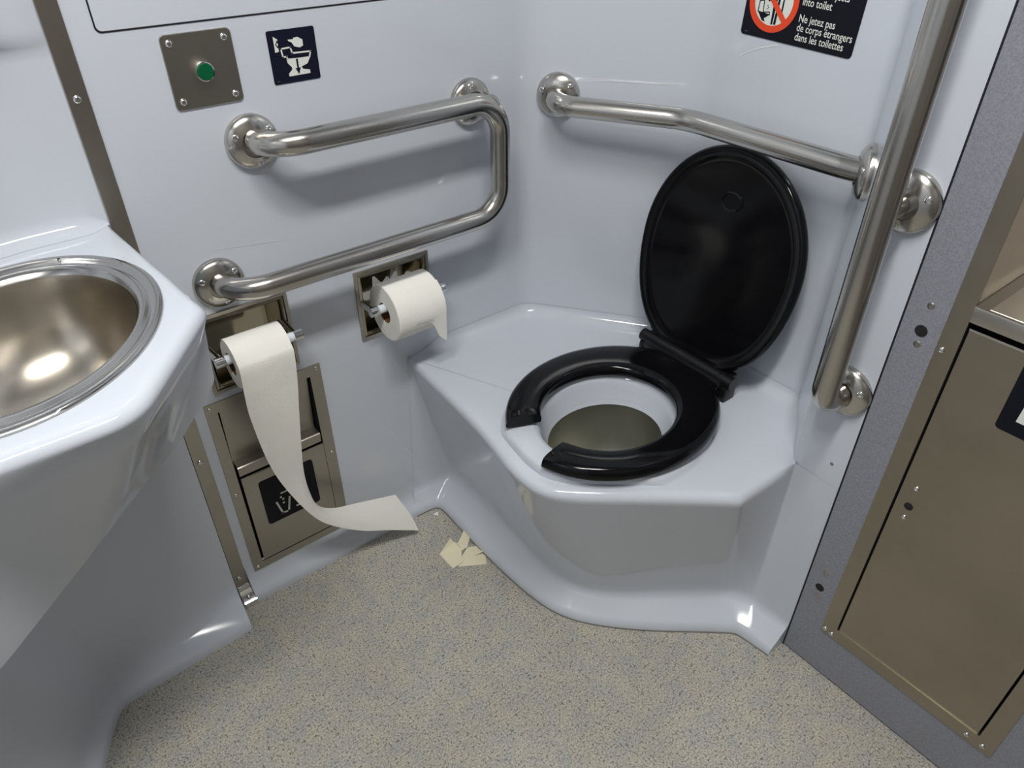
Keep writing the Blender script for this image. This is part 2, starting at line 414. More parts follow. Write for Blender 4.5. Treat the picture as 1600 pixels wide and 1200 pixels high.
for a, b in zip(grid, grid[1:]):
    for i in range(n - 1):
        try: bm.faces.new((a[i], a[i + 1], b[i + 1], b[i]))
        except ValueError: pass
# end cap of the curb by the grey panel
try: bm.faces.new([g[n - 1] for g in grid[6:]] + [bm.verts.new((0.979, -0.784, 0))])
except ValueError: pass
edge0_a = [v.co.copy() for v in grid[0][:iend + 1]]
# platform top: boundary = edge_rows[0] (up to the wall) + coved wall line
plat_wall = fillet_path([(0.6205, -0.001, ZT), (0.937, -0.001, ZT), (1.129, -0.2585, ZT), (1.129, -0.6005, ZT), (0.9795, -0.6972, ZT)], [0.055, 0.10, 0.03], 10)
dense = []
for a, b in zip(plat_wall, plat_wall[1:]):
    m_ = max(1, int((b - a).length / 0.02))
    dense += [a + (b - a) * (q / m_) for q in range(m_)]
dense.append(plat_wall[-1])
dense = dense[1:-1]
CR = 0.022
wall_rows = []
for k in range(-1, 7):
    a = math.radians(90 * max(k, 0) / 6); rr = []; ex = 0.007 if k < 0 else 0.0
    for i, p in enumerate(dense):
        d = dense[min(i + 1, len(dense) - 1)] - dense[max(i - 1, 0)]; nrm = Vector((d.y, -d.x, 0)).normalized()
        fade = min(1, max(0.0, (p.x - 0.645) / 0.06)) if i < len(dense) / 2 else min(1, max(0.0, ((dense[-1] - p).length - 0.01) / 0.05))
        rr.append(p + nrm * (CR * (1 - math.sin(a)) + ex) * fade + Vector((0, 0, CR * (1 - math.cos(a)) * fade)))
    wall_rows.append([bm.verts.new(q) for q in rr])
for a, b in zip(wall_rows, wall_rows[1:]):
    for i in range(len(dense) - 1): bm.faces.new((a[i], a[i + 1], b[i + 1], b[i]))
edge0 = edge0_a + [v.co.copy() for v in wall_rows[0][::-1]]
bmesh.ops.remove_doubles(bm, verts=bm.verts, dist=0.0001)
bound = [bm.verts.new(q) for q in edge0]
BC = Vector((0.800, -0.415, 0)); HX, HY = 0.132, 0.115; OX, OY = 0.205, 0.186
ctr_rows = []
def ell(th, a, b, z): return Vector((BC.x + a * math.cos(th), BC.y + b * math.sin(th), z))
rim_prof = [(0.0, 0.016, -0.040), (0.0, 0.009, -0.026), (0.0, 0.003, -0.010), (0.02, 0.0, 0.003), (0.09, 0, 0.012), (0.22, 0, 0.0165), (0.74, 0, 0.0165), (0.88, 0, 0.012), (0.96, 0, 0.005), (1.0, 0, 0.001), (1.04, 0, 0.0)]
N2 = len(bound); prev = None
for t, ins, dz in rim_prof:
    row = []
    for v in bound:
        d = v.co - BC; th = math.atan2(d.y / (HY + (OY - HY) * t), d.x / (HX + (OX - HX) * t))
        a = HX + (OX - HX) * t - ins; b = HY + (OY - HY) * t - ins
        th = math.atan2(d.y, d.x); rad = 1 / math.sqrt((math.cos(th) / a) ** 2 + (math.sin(th) / b) ** 2)
        rad = min(rad, Vector((d.x, d.y)).length * (0.985 if t > 0.9 else 0.97 if t > 0.8 else 0.95))
        row.append(bm.verts.new(Vector((BC.x + rad * math.cos(th), BC.y + rad * math.sin(th), ZT + dz))))
    if prev:
        for i in range(N2): bm.faces.new((prev[i], prev[(i + 1) % N2], row[(i + 1) % N2], row[i]))
    prev = row
for i in range(N2):
    try: bm.faces.new((prev[i], prev[(i + 1) % N2], bound[(i + 1) % N2], bound[i]))
    except ValueError: pass
obj('pedestal', bm, GEL, toilet, 50, label='white moulded plinth with coved base')
bm = bmesh.new(); tube(bm, [q + Vector((0, 0, 0.0004)) for q in Fp[2:]], 0.0022, 6); obj('seal_bead', bm, SEAL, toilet, 60)
# steel bowl
Mb = frame((BC.x, BC.y, 0), (1, 0, 0), (0, 1, 0), (0, 0, 1))
bm = bmesh.new(); lathe(bm, [(1.0, 0.402), (0.985, 0.390), (0.94, 0.350), (0.84, 0.305), (0.66, 0.270), (0.45, 0.250), (0.25, 0.240), (0.05, 0.238)], Mb, 64, HX - 0.011, HY - 0.011, caps=False)
obj('bowl', bm, BOWLST, toilet, 60, label='dull stainless steel bowl')
# seat: open-front ring
SC = Vector((0.815, -0.414)); SA, SB = 0.213, 0.182; IC = Vector((0.798, -0.418)); IA, IB = 0.130, 0.116
bm = bmesh.new(); ringsec = []
gap0, gap1 = math.radians(180 - 23), math.radians(180 + 10.5)
NS = 96
def on_seat(th, f):
    d = Vector((math.cos(th), math.sin(th)))
    def hit(c, a, b):
        o = SC - c; A = (d.x / a) ** 2 + (d.y / b) ** 2; B = 2 * (o.x * d.x / a / a + o.y * d.y / b / b); Cc = (o.x / a) ** 2 + (o.y / b) ** 2 - 1
        return (-B + math.sqrt(B * B - 4 * A * Cc)) / (2 * A)
    ri, ro = hit(IC, IA, IB), hit(SC, SA, SB)
    if d.x > 0: ro = min(ro, (1.018 - SC.x) / d.x)                            # straight back edge at the hinge
    r_ = ri + (ro - ri) * f; return SC + d * r_
secs = [(0.02, 0.4545), (0.0, 0.458), (0.0, 0.466), (0.025, 0.4715), (0.09, 0.4755), (0.20, 0.477), (0.50, 0.4785), (0.80, 0.477), (0.91, 0.4745), (0.97, 0.469), (1.0, 0.461), (1.0, 0.457), (0.97, 0.4535)]
for i in range(NS + 1):
    th = gap1 + (gap0 + 2 * math.pi - gap1) * i / NS
    endk = min(i, NS - i)
    sc = [0.90, 0.98, 1.0][min(endk, 2)]; ring = []
    for f, z in secs:
        p = on_seat(th, f); ring.append(bm.verts.new((p.x, p.y, 0.4535 + (z - 0.4535) * sc)))
    ringsec.append(ring)
m_ = len(secs)
for a, b in zip(ringsec, ringsec[1:]):
    for k in range(m_): bm.faces.new((a[k], a[(k + 1) % m_], b[(k + 1) % m_], b[k]))
bm.faces.new(ringsec[0]); bm.faces.new(ringsec[-1][::-1])
seat = obj('seat', bm, BLACKP, toilet, 50, label='glossy black open-front seat')
for (bx, by) in ((0.75, -0.281), (0.75, -0.547)):
    bm = bmesh.new(); box(bm, bx - 0.012, bx + 0.012, by - 0.008, by + 0.008, 0.447, 0.455, 0.002); obj('seat_bumper', bm, HINGE, seat)
# lid: dished oval leaning on the wall
L0 = Vector((1.040, -0.400, 0.476)); ld = Vector((0.065, 0, 0.40)).normalized(); ln = Vector((-ld.z, 0, ld.x)); lu = Vector((0, -1, 0))
Ml = frame(L0, lu, ld, ln)
def lid_pt(th, s):
    a, tc = 0.178, 0.205
    c, q = math.cos(th), math.sin(th)
    u = a * c * (1 + 0.02 * q); v = tc + (0.206 if q > 0 else 0.215) * q
    v = max(v, 0.012) if s > 0.98 else v
    if q < 0: u = a * math.copysign(abs(c) ** 0.72, c)
    return u * s, tc + (v - tc) * s
lid_prof = [(0.02, 0.001), (0.5, 0.001), (0.84, 0.0015), (0.895, 0.0030), (0.93, 0.0065), (0.95, 0.0088), (0.97, 0.0093), (0.988, 0.0075), (1.0, 0.003), (1.0, -0.004), (0.985, -0.010), (0.93, -0.013), (0.5, -0.016), (0.02, -0.016)]
bm = bmesh.new(); prev = None; NL = 80
for s, h in lid_prof:
    row = [bm.verts.new(Ml @ Vector((*lid_pt(2 * math.pi * i / NL, s), h))) for i in range(NL)]
    if prev:
        for i in range(NL): bm.faces.new((prev[i], prev[(i + 1) % NL], row[(i + 1) % NL], row[i]))
    else: bm.faces.new(row)
    prev = row
bm.faces.new(prev)
lid = obj('lid', bm, BLACKP, toilet, 50, label='glossy black oval lid raised against the wall')
bm = bmesh.new(); lathe(bm, [(0.0245, 0.0005), (0.0240, 0.0026), (0.021, 0.0034), (0.0185, 0.0026), (0.0180, 0.0005)], Ml @ Matrix.Translation((0.0, 0.315, 0)), 32, 1.0, 0.75, caps=False)
obj('moulded_ring', bm, BLACKP, lid)
# hinge: barrel with knuckles between seat and lid
hinge_b = bmesh.new(); tube(hinge_b, [(1.030, -0.312, 0.474), (1.030, -0.488, 0.474)], 0.0125, 18); hg = obj('hinge', hinge_b, HINGE, toilet, 40)
for y0, y1 in ((-0.284, -0.312), (-0.488, -0.518)):
    b_ = bmesh.new(); tube(b_, [(1.031, y0, 0.472), (1.031, y1, 0.472)], 0.0135, 18); obj('knuckle', b_, HINGE, hg, 40)
b_ = bmesh.new(); box(b_, 1.008, 1.034, -0.500, -0.306, 0.459, 0.477, 0.005); obj('hinge_flap', b_, HINGE, hg, 40)
b_ = bmesh.new(); box(b_, 1.030, 1.056, -0.510, -0.294, 0.470, 0.484, 0.005); obj('lid_flap', b_, HINGE, hg, 40)
for y in (-0.298, -0.503):
    b_ = bmesh.new(); box(b_, 1.016, 1.050, y - 0.011, y + 0.011, 0.430, 0.464, 0.004); obj('hinge_block', b_, HINGE, hg, 40)

# ------------------------------------------------------------------ grab bars
BR = 0.0185
def flange(parent, p, n, ang0=60, r=0.042):
    M = normal_frame(p, n); bm = bmesh.new()
    lathe(bm, [(r, -0.001), (r, 0.006), (r * 0.985, 0.0085), (r * 0.93, 0.0115), (r * 0.80, 0.0150), (r * 0.62, 0.0178), (0.0215, 0.019), (0.0205, 0.0165)], M, 48)
    f = obj('flange', bm, BAR, parent, 30)
    for k in range(3):
        a = math.radians(ang0 + 120 * k); q = M @ Vector((0.0315 * math.cos(a), 0.0315 * math.sin(a), 0.0138)); nn = (M.to_3x3() @ Vector((0.35 * math.cos(a), 0.35 * math.sin(a), 1))).normalized()
        screw(f, q, nn, 0.0058, 0.003)
    return f
g = thing('grab_bar', (0.5, 0, 0.62), 'steel loop grab bar with two rails above the paper rolls', 'grab bar')
flange(g, (0.3875, 0, 0.935), (0, -1, 0), 35); flange(g, (0.285, 0, 0.724), (0, -1, 0), 35); flange(g, (0.800, 0, 0.925), (0, -1, 0), 100)
so = 0.078
bm = bmesh.new()
tube(bm, fillet_path([(0.3875, -0.004, 0.937), (0.3875, -so, 0.943), (0.812, -so, 0.943), (0.812, -so, 0.732), (0.285, -so, 0.732), (0.285, -0.004, 0.726)], [0.058, 0.058, 0.058, 0.058], 12), BR, 24)
obj('rail', bm, BAR, g, 40)
bm = bmesh.new(); tube(bm, fillet_path([(0.800, -0.004, 0.927), (0.800, -so + 0.006, 0.929), (0.79, -so, 0.940)], 0.02, 5), BR * 0.92, 20); obj('stub', bm, BAR, g, 40)

b1n = Vector((B1[1] - B0[1], -(B1[0] - B0[0]), 0)).normalized()              # into the room
g = thing('grab_bar', (1.06, -0.35, 0.9), 'steel grab bar with a shallow bend behind the black toilet lid', 'grab bar')
pf = Vector((0.9755, -0.0505, 0.919)); flange(g, pf, b1n, 40)
c1d = (Vector(B2) - Vector(C1)).normalized(); c1n = Vector((-c1d.y, c1d.x, 0))
if c1n.x > 0: c1n = -c1n
pe = Vector((1.066, 0, 0.915)); pe.y = C1[1] + (pe.x - C1[0]) * c1d.y / c1d.x
flange(g, pe, c1n, 20)
d1 = (Vector((*B1, 0)) - Vector((*B0, 0))).normalized()
q0 = pf + b1n * 0.070; q1 = Vector((1.058, -0.300, 0.9145))
bm = bmesh.new(); tube(bm, fillet_path([pf + b1n * 0.003, q0, q1, (1.060, -0.60, 0.915), pe + c1n * 0.003], [0.05, 0.12, 0.05], 10), BR, 24); obj('rail', bm, BAR, g, 40)

g = thing('grab_bar', (0.95, -0.747, 0.6), 'tall upright steel grab bar on the white wall beside the grey panel', 'grab bar')
for z in (0.926, 0.617, 1.72): flange(g, (0.98, -0.744, z), (-1, 0, 0), 25, 0.0425)
VX = 0.909
bm = bmesh.new(); tube(bm, fillet_path([(0.977, -0.744, 0.617), (VX, -0.744, 0.617), (VX, -0.744, 1.72), (0.977, -0.744, 1.72)], [0.040, 0.05], 12), BR + 0.001, 24); obj('rail', bm, BAR, g, 40)
bm = bmesh.new(); tube(bm, [(0.977, -0.744, 0.926), (VX, -0.744, 0.926)], BR * 0.8, 20); obj('post', bm, BAR, g, 40)

# ------------------------------------------------------------------ flush plate and signs
p = thing('flush_plate', (0.341, 0, 0.996), 'square steel plate with green push button on the left wall', 'push button')
flat('plate', rrect(0.2905, 0.3895, 0.996, 1.096, 0.007), -0.001, 0.003, FA, PLATE, p, 0.0008)
for u, v in ((0.302, 1.0845), (0.378, 1.0845), (0.378, 1.0075), (0.302, 1.0075)): screw(p, (u, -0.003, v), (0, -1, 0), 0.0052, 0.0032)
Mq = normal_frame((0.3385, 0, 1.0455), (0, -1, 0))
bm = bmesh.new(); lathe(bm, [(0.0140, 0.002), (0.0138, 0.012), (0.0132, 0.0145), (0.0118, 0.0150), (0.0118, 0.010)], Mq, 32); bz = obj('bezel', bm, CHROME, p, 40)
bm = bmesh.new(); lathe(bm, [(0.0116, 0.008), (0.0116, 0.0158), (0.0106, 0.0170), (0.004, 0.0172)], Mq, 32); obj('button', bm, GREEN, p, 40, label='round green push button')

def sub(M, u0, u1, v0, v1): return M @ Matrix.Translation((u0, v0, 0)) @ Matrix.Diagonal((u1 - u0, v1 - v0, 1, 1))
p = thing('flush_sign', (0.479, 0, 1.008), 'small square navy sign showing a hand and a flushing toilet', 'sign')
flat('board', rrect(0.441, 0.517, 1.0085, 1.0835, 0.003), 0.0, 0.0012, FA, NAVY, p)
Ms = sub(FA, 0.441, 0.517, 1.0085, 1.0835)
hand = [(0.416, 0.807), (0.541, 0.803), (0.529, 0.829), (0.627, 0.834), (0.723, 0.777), (0.719, 0.664), (0.645, 0.637), (0.533, 0.669), (0.5, 0.731), (0.481, 0.754), (0.423, 0.782)]
bowl = [(0.327, 0.464), (0.523, 0.45), (0.808, 0.447), (0.83, 0.433), (0.755, 0.32), (0.616, 0.276), (0.646, 0.228), (0.786, 0.196), (0.789, 0.129), (0.332, 0.125), (0.328, 0.18), (0.409, 0.243), (0.416, 0.285), (0.337, 0.383)]
prints('hand_symbol', [hand], 0.0016, Ms, WHITEPR, p); prints('toilet_symbol', [bowl] + stroke([(0.245, 0.657), (0.444, 0.664), (0.468, 0.553), (0.857, 0.54), (0.822, 0.443)], 0.03) + stroke([(0.245, 0.657), (0.263, 0.499), (0.34, 0.502), (0.352, 0.461)], 0.03), 0.0016, Ms, WHITEPR, p)
prints('button_symbol', [[(0.121, 0.896), (0.205, 0.835), (0.196, 0.612), (0.12, 0.602)]], 0.0016, Ms, WHITEPR, p)
prints('button_ring', stroke([(0.189, 0.807), (0.215, 0.744), (0.185, 0.690), (0.155, 0.740)], 0.018, True), 0.0018, Ms, NAVY, p)
prints('arrow', [[(0.522, 0.44), (0.562, 0.438), (0.558, 0.268), (0.522, 0.265)], [(0.596, 0.266), (0.541, 0.14), (0.483, 0.264)]], 0.0019, Ms, NAVY, p)
prints('print_mark', [[(0.06, 0.055), (0.12, 0.055), (0.12, 0.067), (0.06, 0.067)]], 0.0016, Ms, PLATE, p)

p = thing('prohibition_sign', (1.13, -0.43, 1.046), 'black bilingual sign with red crossed ring above the toilet', 'sign')
FB = frame((1.13, 0, 0), (0, -1, 0), (0, 0, 1), (-1, 0, 0)) @ Matrix.Translation((0.329, 1.0505, 0)) @ Matrix.Rotation(math.radians(-2.0), 4, 'Z')
SW, SH = 0.204, 0.112
flat('board', rrect(0, SW, 0, SH, 0.006), 0.0, 0.0012, FB, BLACKPR, p)
rc = (0.052, 0.056); RO, RI = 0.0455, 0.0355
disc = [(rc[0] + RI * math.cos(a * math.pi / 24), rc[1] + RI * math.sin(a * math.pi / 24)) for a in range(48)]
prints('disc', [disc], 0.0015, FB, WHITEPR, p)
def part_disc(poly): return [(rc[0] + a, rc[1] + b) for a, b in poly]
prints('person_symbol', [part_disc([(0.002, -0.0335), (0.011, -0.0325), (0.012, 0.030), (-0.004, 0.033), (0.0, 0.010)]), part_disc([(0.0165, -0.020), (0.0195, -0.018), (0.019, 0.012), (0.0165, 0.012)])], 0.0017, FB, BLACKPR, p)
prints('figure_line', [part_disc([(0.0055, -0.0335), (0.0068, -0.0335), (0.0085, 0.030), (0.0072, 0.030)])], 0.0019, FB, WHITEPR, p)
tl = [(-0.0255, -0.003), (-0.0175, -0.001), (-0.0160, -0.0185), (-0.0045, -0.0165), (-0.0035, -0.0205), (-0.026, -0.0185)]
prints('toilet_symbol', stroke(part_disc(tl), 0.0016, True) + [part_disc([(-0.025, -0.0195), (-0.0045, -0.021), (-0.0085, -0.0245), (-0.0125, -0.0265), (-0.0095, -0.0315), (-0.016, -0.0300)])], 0.0017, FB, BLACKPR, p)
for a, b, r_ in ((-0.0085, 0.0005, 0.0022), (-0.0095, -0.008, 0.001), (-0.0075, -0.0105, 0.001), (-0.010, -0.0125, 0.001)):
    prints('falling_object', [[(rc[0] + a + r_ * math.cos(q * math.pi / 6), rc[1] + b + r_ * math.sin(q * math.pi / 6)) for q in range(12)]], 0.0018, FB, NAVY, p)
ringq = []
for a in range(48):
    a0, a1 = a * math.pi / 24, (a + 1) * math.pi / 24
    ringq.append([(rc[0] + r_ * math.cos(q), rc[1] + r_ * math.sin(q)) for r_, q in ((RI, a0), (RO, a0), (RO, a1), (RI, a1))])
prints('red_ring', ringq, 0.0021, FB, REDPR, p)
prints('red_bar', stroke([(rc[0] - 0.0265, rc[1] + 0.0265), (rc[0] + 0.0265, rc[1] - 0.0265)], 0.0085), 0.0022, FB, REDPR, p)
for body, u, v in (('foreign objects', 0.1025, 0.0735), ('into toilet', 0.1025, 0.0585), ('Ne jetez pas', 0.1025, 0.0350), ('de corps \u00e9trangers', 0.1025, 0.0220), ('dans les toilettes', 0.1025, 0.0085)):
    text(body, 0.0158, FB @ Matrix.Translation((u, v, 0.0016)), WHITEPR, p, sx=0.80, bold=0.00012)
prints('print_mark', [[(0.009, 0.005), (0.014, 0.005), (0.014, 0.0056), (0.009, 0.0056)]], 0.0016, FB, PLATE, p)

# ------------------------------------------------------------------ paper holders and rolls
def holder(hole, outer, label, ax, ay, az, s0, s1):
    p = thing('paper_holder', ((outer[0] + outer[1]) / 2, 0, outer[2]), label, 'paper holder', 'recessed paper holders')
    bm = bmesh.new(); i = (hole[0] + 0.006, hole[1] - 0.006, hole[2] + 0.006, hole[3] - 0.006)
    ringframe(bm, outer, (outer[0] + 0.006, outer[1] - 0.006, outer[2] + 0.006, outer[3] - 0.006), -0.001, 0.004, FA)
    obj('outer_frame', bm, PLATE, p, 30)
    bm = bmesh.new(); o = (outer[0] + 0.006, outer[1] - 0.006, outer[2] + 0.006, outer[3] - 0.006)
    def q(r, n_): return [bm.verts.new(FA @ Vector(k)) for k in ((r[0], r[2], n_), (r[1], r[2], n_), (r[1], r[3], n_), (r[0], r[3], n_))]
    m1 = (o[0] + 0.005, o[1] - 0.005, o[2] + 0.005, o[3] - 0.005); dp = (i[0] + 0.01, i[1] - 0.01, i[2] + 0.012, i[3] - 0.008)
    loops = [q(o, 0.002), q(m1, 0.0055), q(i, 0.002), q((i[0] + 0.002, i[1] - 0.002, i[2] + 0.002, i[3] - 0.002), -0.006), q(dp, -0.055)]
    for a, b in zip(loops, loops[1:]):
        for k in range(4): bm.faces.new((a[k], a[(k + 1) % 4], b[(k + 1) % 4], b[k]))
    bm.faces.new(loops[-1])
    obj('recess', bm, POLISH, p, 30, label='polished steel recess')
    for s, x in ((-1, s0), (1, s1)):
        bm = bmesh.new(); tube(bm, [(x, 0.012, az - 0.004), (x, ay, az)], 0.0075, 14); obj('arm', bm, CHROME, p, 40)
        bm = bmesh.new(); tube(bm, [(x - 0.008, ay, az), (x + 0.008, ay, az)], 0.0095, 16); obj('arm_end', bm, CHROME, p, 40)
    bm = bmesh.new(); tube(bm, [(s0 + 0.006, ay, az), (s1 - 0.006, ay, az)], 0.0085, 16); obj('spindle', bm, PLASTW, p, 40, label='white plastic spindle')
    return p
def roll(cx0, cx1, ay, az, r, label, wob=0.0):
    p = thing('toilet_paper_roll', ((cx0 + cx1) / 2, ay, az - r), label, 'toilet paper')
    rc_ = 0.0205; cz = az - (rc_ - 0.0013 - 0.0085)
    M = frame((cx0, ay, cz), (0, 1, 0), (0, 0, 1), (1, 0, 0)); L = cx1 - cx0
    bm = bmesh.new(); lathe(bm, [(rc_, 0.0), (r * 0.6, -0.0006), (r - 0.002, 0.0), (r, 0.002), (r, L * 0.5), (r, L - 0.002), (r - 0.002, L), (r * 0.6, L + 0.0006), (rc_, L), (rc_, 0)], M, 64, caps=False)
    obj('paper', bm, PAPER, p, 30)
    bm = bmesh.new(); lathe(bm, [(rc_ - 0.0013, 0.0008), (rc_, 0.0008), (rc_, L - 0.0008), (rc_ - 0.0013, L - 0.0008), (rc_ - 0.0013, 0.0008)], M, 40, caps=False)
    obj('core', bm, CARD, p, 30, label='brown cardboard core')
    return p, cz
holder(TP2, (0.523, 0.686, 0.514, 0.662), 'recessed steel paper holder nearer the toilet corner', 0, -0.048, 0.598, 0.534, 0.683)
p2, cz2 = roll(0.555, 0.657, -0.048, 0.598, 0.0570, 'fuller white toilet paper roll nearest the toilet, torn end hanging')
holder(TP1, (0.228, 0.391, 0.518, 0.672), 'recessed steel paper holder above the waste bin flap', 0, -0.058, 0.613, 0.240, 0.378)
p1, cz1 = roll(0.256, 0.350, -0.058, 0.613, 0.0440, 'white toilet paper roll trailing a long strip to the floor')

def sheet(name, rows, th, m, parent=None, it=2, **k):
    """thin two-sided sheet from rows of 3D points"""
    R_ = [chaikin(r_, 0) if len(r_) > 40 else [Vector(q) for q in r_] for r_ in rows]
    nn = len(R_[0]); bm = bmesh.new()
    V = [[bm.verts.new(q) for q in r_] for r_ in R_]
    for a, b in zip(V, V[1:]):
        for i in range(nn - 1): bm.faces.new((a[i], a[i + 1], b[i + 1], b[i]))
    bmesh.ops.recalc_face_normals(bm, faces=bm.faces)
    bmesh.ops.solidify(bm, geom=list(bm.faces), thickness=th)
    return obj(name, bm, m, parent, 60, **k)
def catmull(P, sub_=6):
    P = [Vector(q) for q in P]; E = [P[0] * 2 - P[1]] + P + [P[-1] * 2 - P[-2]]; out = []
    for i in range(1, len(E) - 2):
        for k in range(sub_):
            t = k / sub_; a, b, c, d = E[i - 1], E[i], E[i + 1], E[i + 2]
            out.append(0.5 * (2 * b + (c - a) * t + (2 * a - 5 * b + 4 * c - d) * t * t + (3 * b - a - 3 * c + d) * t ** 3))
    out.append(P[-1]); return out
rr = 0.0452
arcL, arcR = [], []
for a in (130, 105, 80, 55, 30, 8):
    ca, sa = math.cos(math.radians(a)), math.sin(math.radians(a))
    arcL.append((0.2555, -0.058 - rr * ca, cz1 + rr * sa)); arcR.append((0.3505, -0.058 - rr * ca, cz1 + rr * sa))
EL = arcL + [(0.2535, -0.101, 0.560), (0.254, -0.098, 0.508), (0.265, -0.094, 0.402), (0.284, -0.094, 0.324), (0.317, -0.098, 0.239), (0.353, -0.095, 0.181), (0.42, -0.088, 0.113), (0.487, -0.085, 0.067), (0.557, -0.086, 0.020)]
ER = arcR + [(0.3465, -0.100, 0.550), (0.340, -0.096, 0.491), (0.332, -0.092, 0.414), (0.326, -0.088, 0.341), (0.329, -0.085, 0.283), (0.341, -0.078, 0.233), (0.374, -0.068, 0.195), (0.442, -0.048, 0.153), (0.536, -0.032, 0.106)]
cl, cr_ = catmull(EL, 5), catmull(ER, 5); rows = []
nt_ = len(cl)
for j in range(nt_):
    a, b = cl[j], cr_[j]; row = []
    fr = max(0, (j - 30) / (nt_ - 30)); tang = (cl[min(j + 1, nt_ - 1)] - cl[max(j - 1, 0)]); nrm = (b - a).cross(tang).normalized()
    for k in range(9):
        t = k / 8; bow = 0.006 * fr * math.sin(math.pi * t) + 0.0016 * fr * math.sin(j * 0.9 + t * 5) * math.sin(math.pi * t)
        row.append(a.lerp(b, t) + nrm * (-bow))
    rows.append(row)
sheet('loose_tail', rows, 0.0007, PAPER, p1, label='long strip of tissue trailing to the floor')
# short torn tail of the fuller roll
rr = 0.0580; rows = []
for a in (60, 40, 20, 0, -12):
    ca, sa = math.cos(math.radians(a)), math.sin(math.radians(a))
    rows.append([(0.590 + 0.0675 * k / 8, -0.048 - rr * ca, cz2 + rr * sa) for k in range(9)])
prof_end = [0.000, 0.004, 0.002, 0.007, 0.003, 0.018, 0.042, 0.052, 0.060]
for f in (0.35, 0.7, 1.0):
    rows.append([(0.590 + 0.0675 * k / 8, -0.048 - rr * math.cos(math.radians(-12)) + 0.004 * f, cz2 + rr * math.sin(math.radians(-12)) - prof_end[k] * f - 0.004 * f) for k in range(9)])
sheet('torn_tail', rows, 0.0006, PAPER, p2)
# ragged shreds standing up behind the fuller roll
for u0, hgt, lean in ((0.560, 0.018, -0.004), (0.580, 0.008, 0.006), (0.594, 0.014, 0.010), (0.630, 0.006, -0.003)):
    rows = []
    for q in range(4):
        f = q / 3; wdt = 0.020 * (1 - 0.8 * f)
        rows.append([(u0 + lean * f + wdt * (k / 3 - 0.5), -0.048 + 0.026 + 0.004 * f, cz2 + 0.047 + hgt * f + 0.002 * math.sin(k * 3 + u0 * 90)) for k in range(4)])
    sheet('torn_shred', rows, 0.0005, PAPER, p2)

# ------------------------------------------------------------------ waste bin set into the wall
p = thing('waste_bin', (0.315, 0, 0.06), 'recessed steel waste bin with push flap beneath the paper roll', 'waste bin')
bm = bmesh.new(); ringframe(bm, (0.204, 0.4275, 0.060, 0.502), (0.224, 0.4045, 0.078, 0.480), -0.001, 0.003, FA)
obj('frame', bm, PLATE, p, 30)
bm = bmesh.new()
ringframe(bm, (0.2235, 0.4050, 0.0775, 0.4805), (0.2245, 0.4040, 0.0785, 0.4795), -0.06, 0.002, FA); box(bm, 0.2235, 0.405, 0.055, 0.06, 0.078, 0.48)
obj('bin_body', bm, GAP, p, 0)
for u, v in ((0.2125, 0.4925), (0.4185, 0.4935), (0.2125, 0.0695), (0.418, 0.0695), (0.2125, 0.281), (0.418, 0.281)): screw(p, (u, -0.003, v), (0, -1, 0), 0.0035, 0.002)
# push flap leaning inwards at the top with a folded lip below
bm = bmesh.new()
prf = [(0.4735, -0.006), (0.345, -0.020), (0.343, 0.0035), (0.3415, 0.0055), (0.3395, 0.0055), (0.320, 0.0035), (0.318, 0.000), (0.318, -0.008), (0.335, -0.024), (0.4735, -0.012)]
vs = [[bm.verts.new(FA @ Vector((u, v, h))) for v, h in prf] for u in (0.2290, 0.4005)]
for i in range(len(prf)): bm.faces.new((vs[0][i], vs[0][(i + 1) % len(prf)], vs[1][(i + 1) % len(prf)], vs[1][i]))
bm.faces.new(vs[0]); bm.faces.new(vs[1][::-1]); obj('push_flap', bm, PLATE, p, 25)
bm = bmesh.new(); prf = [(0.311, -0.004), (0.312, 0.001), (0.311, 0.0035), (0.306, 0.0035), (0.080, 0.0022), (0.080, -0.003)]
vs = [[bm.verts.new(FA @ Vector((u, v, h))) for v, h in prf] for u in (0.2295, 0.4035)]
for i in range(len(prf)): bm.faces.new((vs[0][i], vs[0][(i + 1) % len(prf)], vs[1][(i + 1) % len(prf)], vs[1][i]))
bm.faces.new(vs[0]); bm.faces.new(vs[1][::-1]); dr = obj('door', bm, PLATE, p, 25)
flat('sticker', rrect(0.258, 0.3735, 0.168, 0.287, 0.007), 0.0, 0.0042, FA, BLACKPR, dr, label='black litter sticker')
Ms = sub(FA, 0.258, 0.3735, 0.168, 0.287)
prints('bin_symbol', stroke([(0.22, 0.41), (0.281, 0.136), (0.394, 0.115), (0.462, 0.41)], 0.035) + stroke([(0.335, 0.575), (0.43, 0.573)], 0.028) + stroke([(0.557, 0.146), (0.624, 0.141)], 0.03), 0.0046, Ms, WHITEPR, dr)
prints('litter_dots', [[(a - 0.018, b - 0.018), (a + 0.018, b - 0.018), (a + 0.018, b + 0.018), (a - 0.018, b + 0.018)] for a, b in ((0.313, 0.488), (0.347, 0.431), (0.339, 0.347))], 0.0046, Ms, WHITEPR, dr)
bm = bmesh.new(); lathe(bm, [(0.004, 0.001), (0.004, 0.0042), (0.003, 0.0044)], FA @ Matrix.Translation((0.352, 0.298, 0)), 12); obj('lock', bm, GAP, dr)

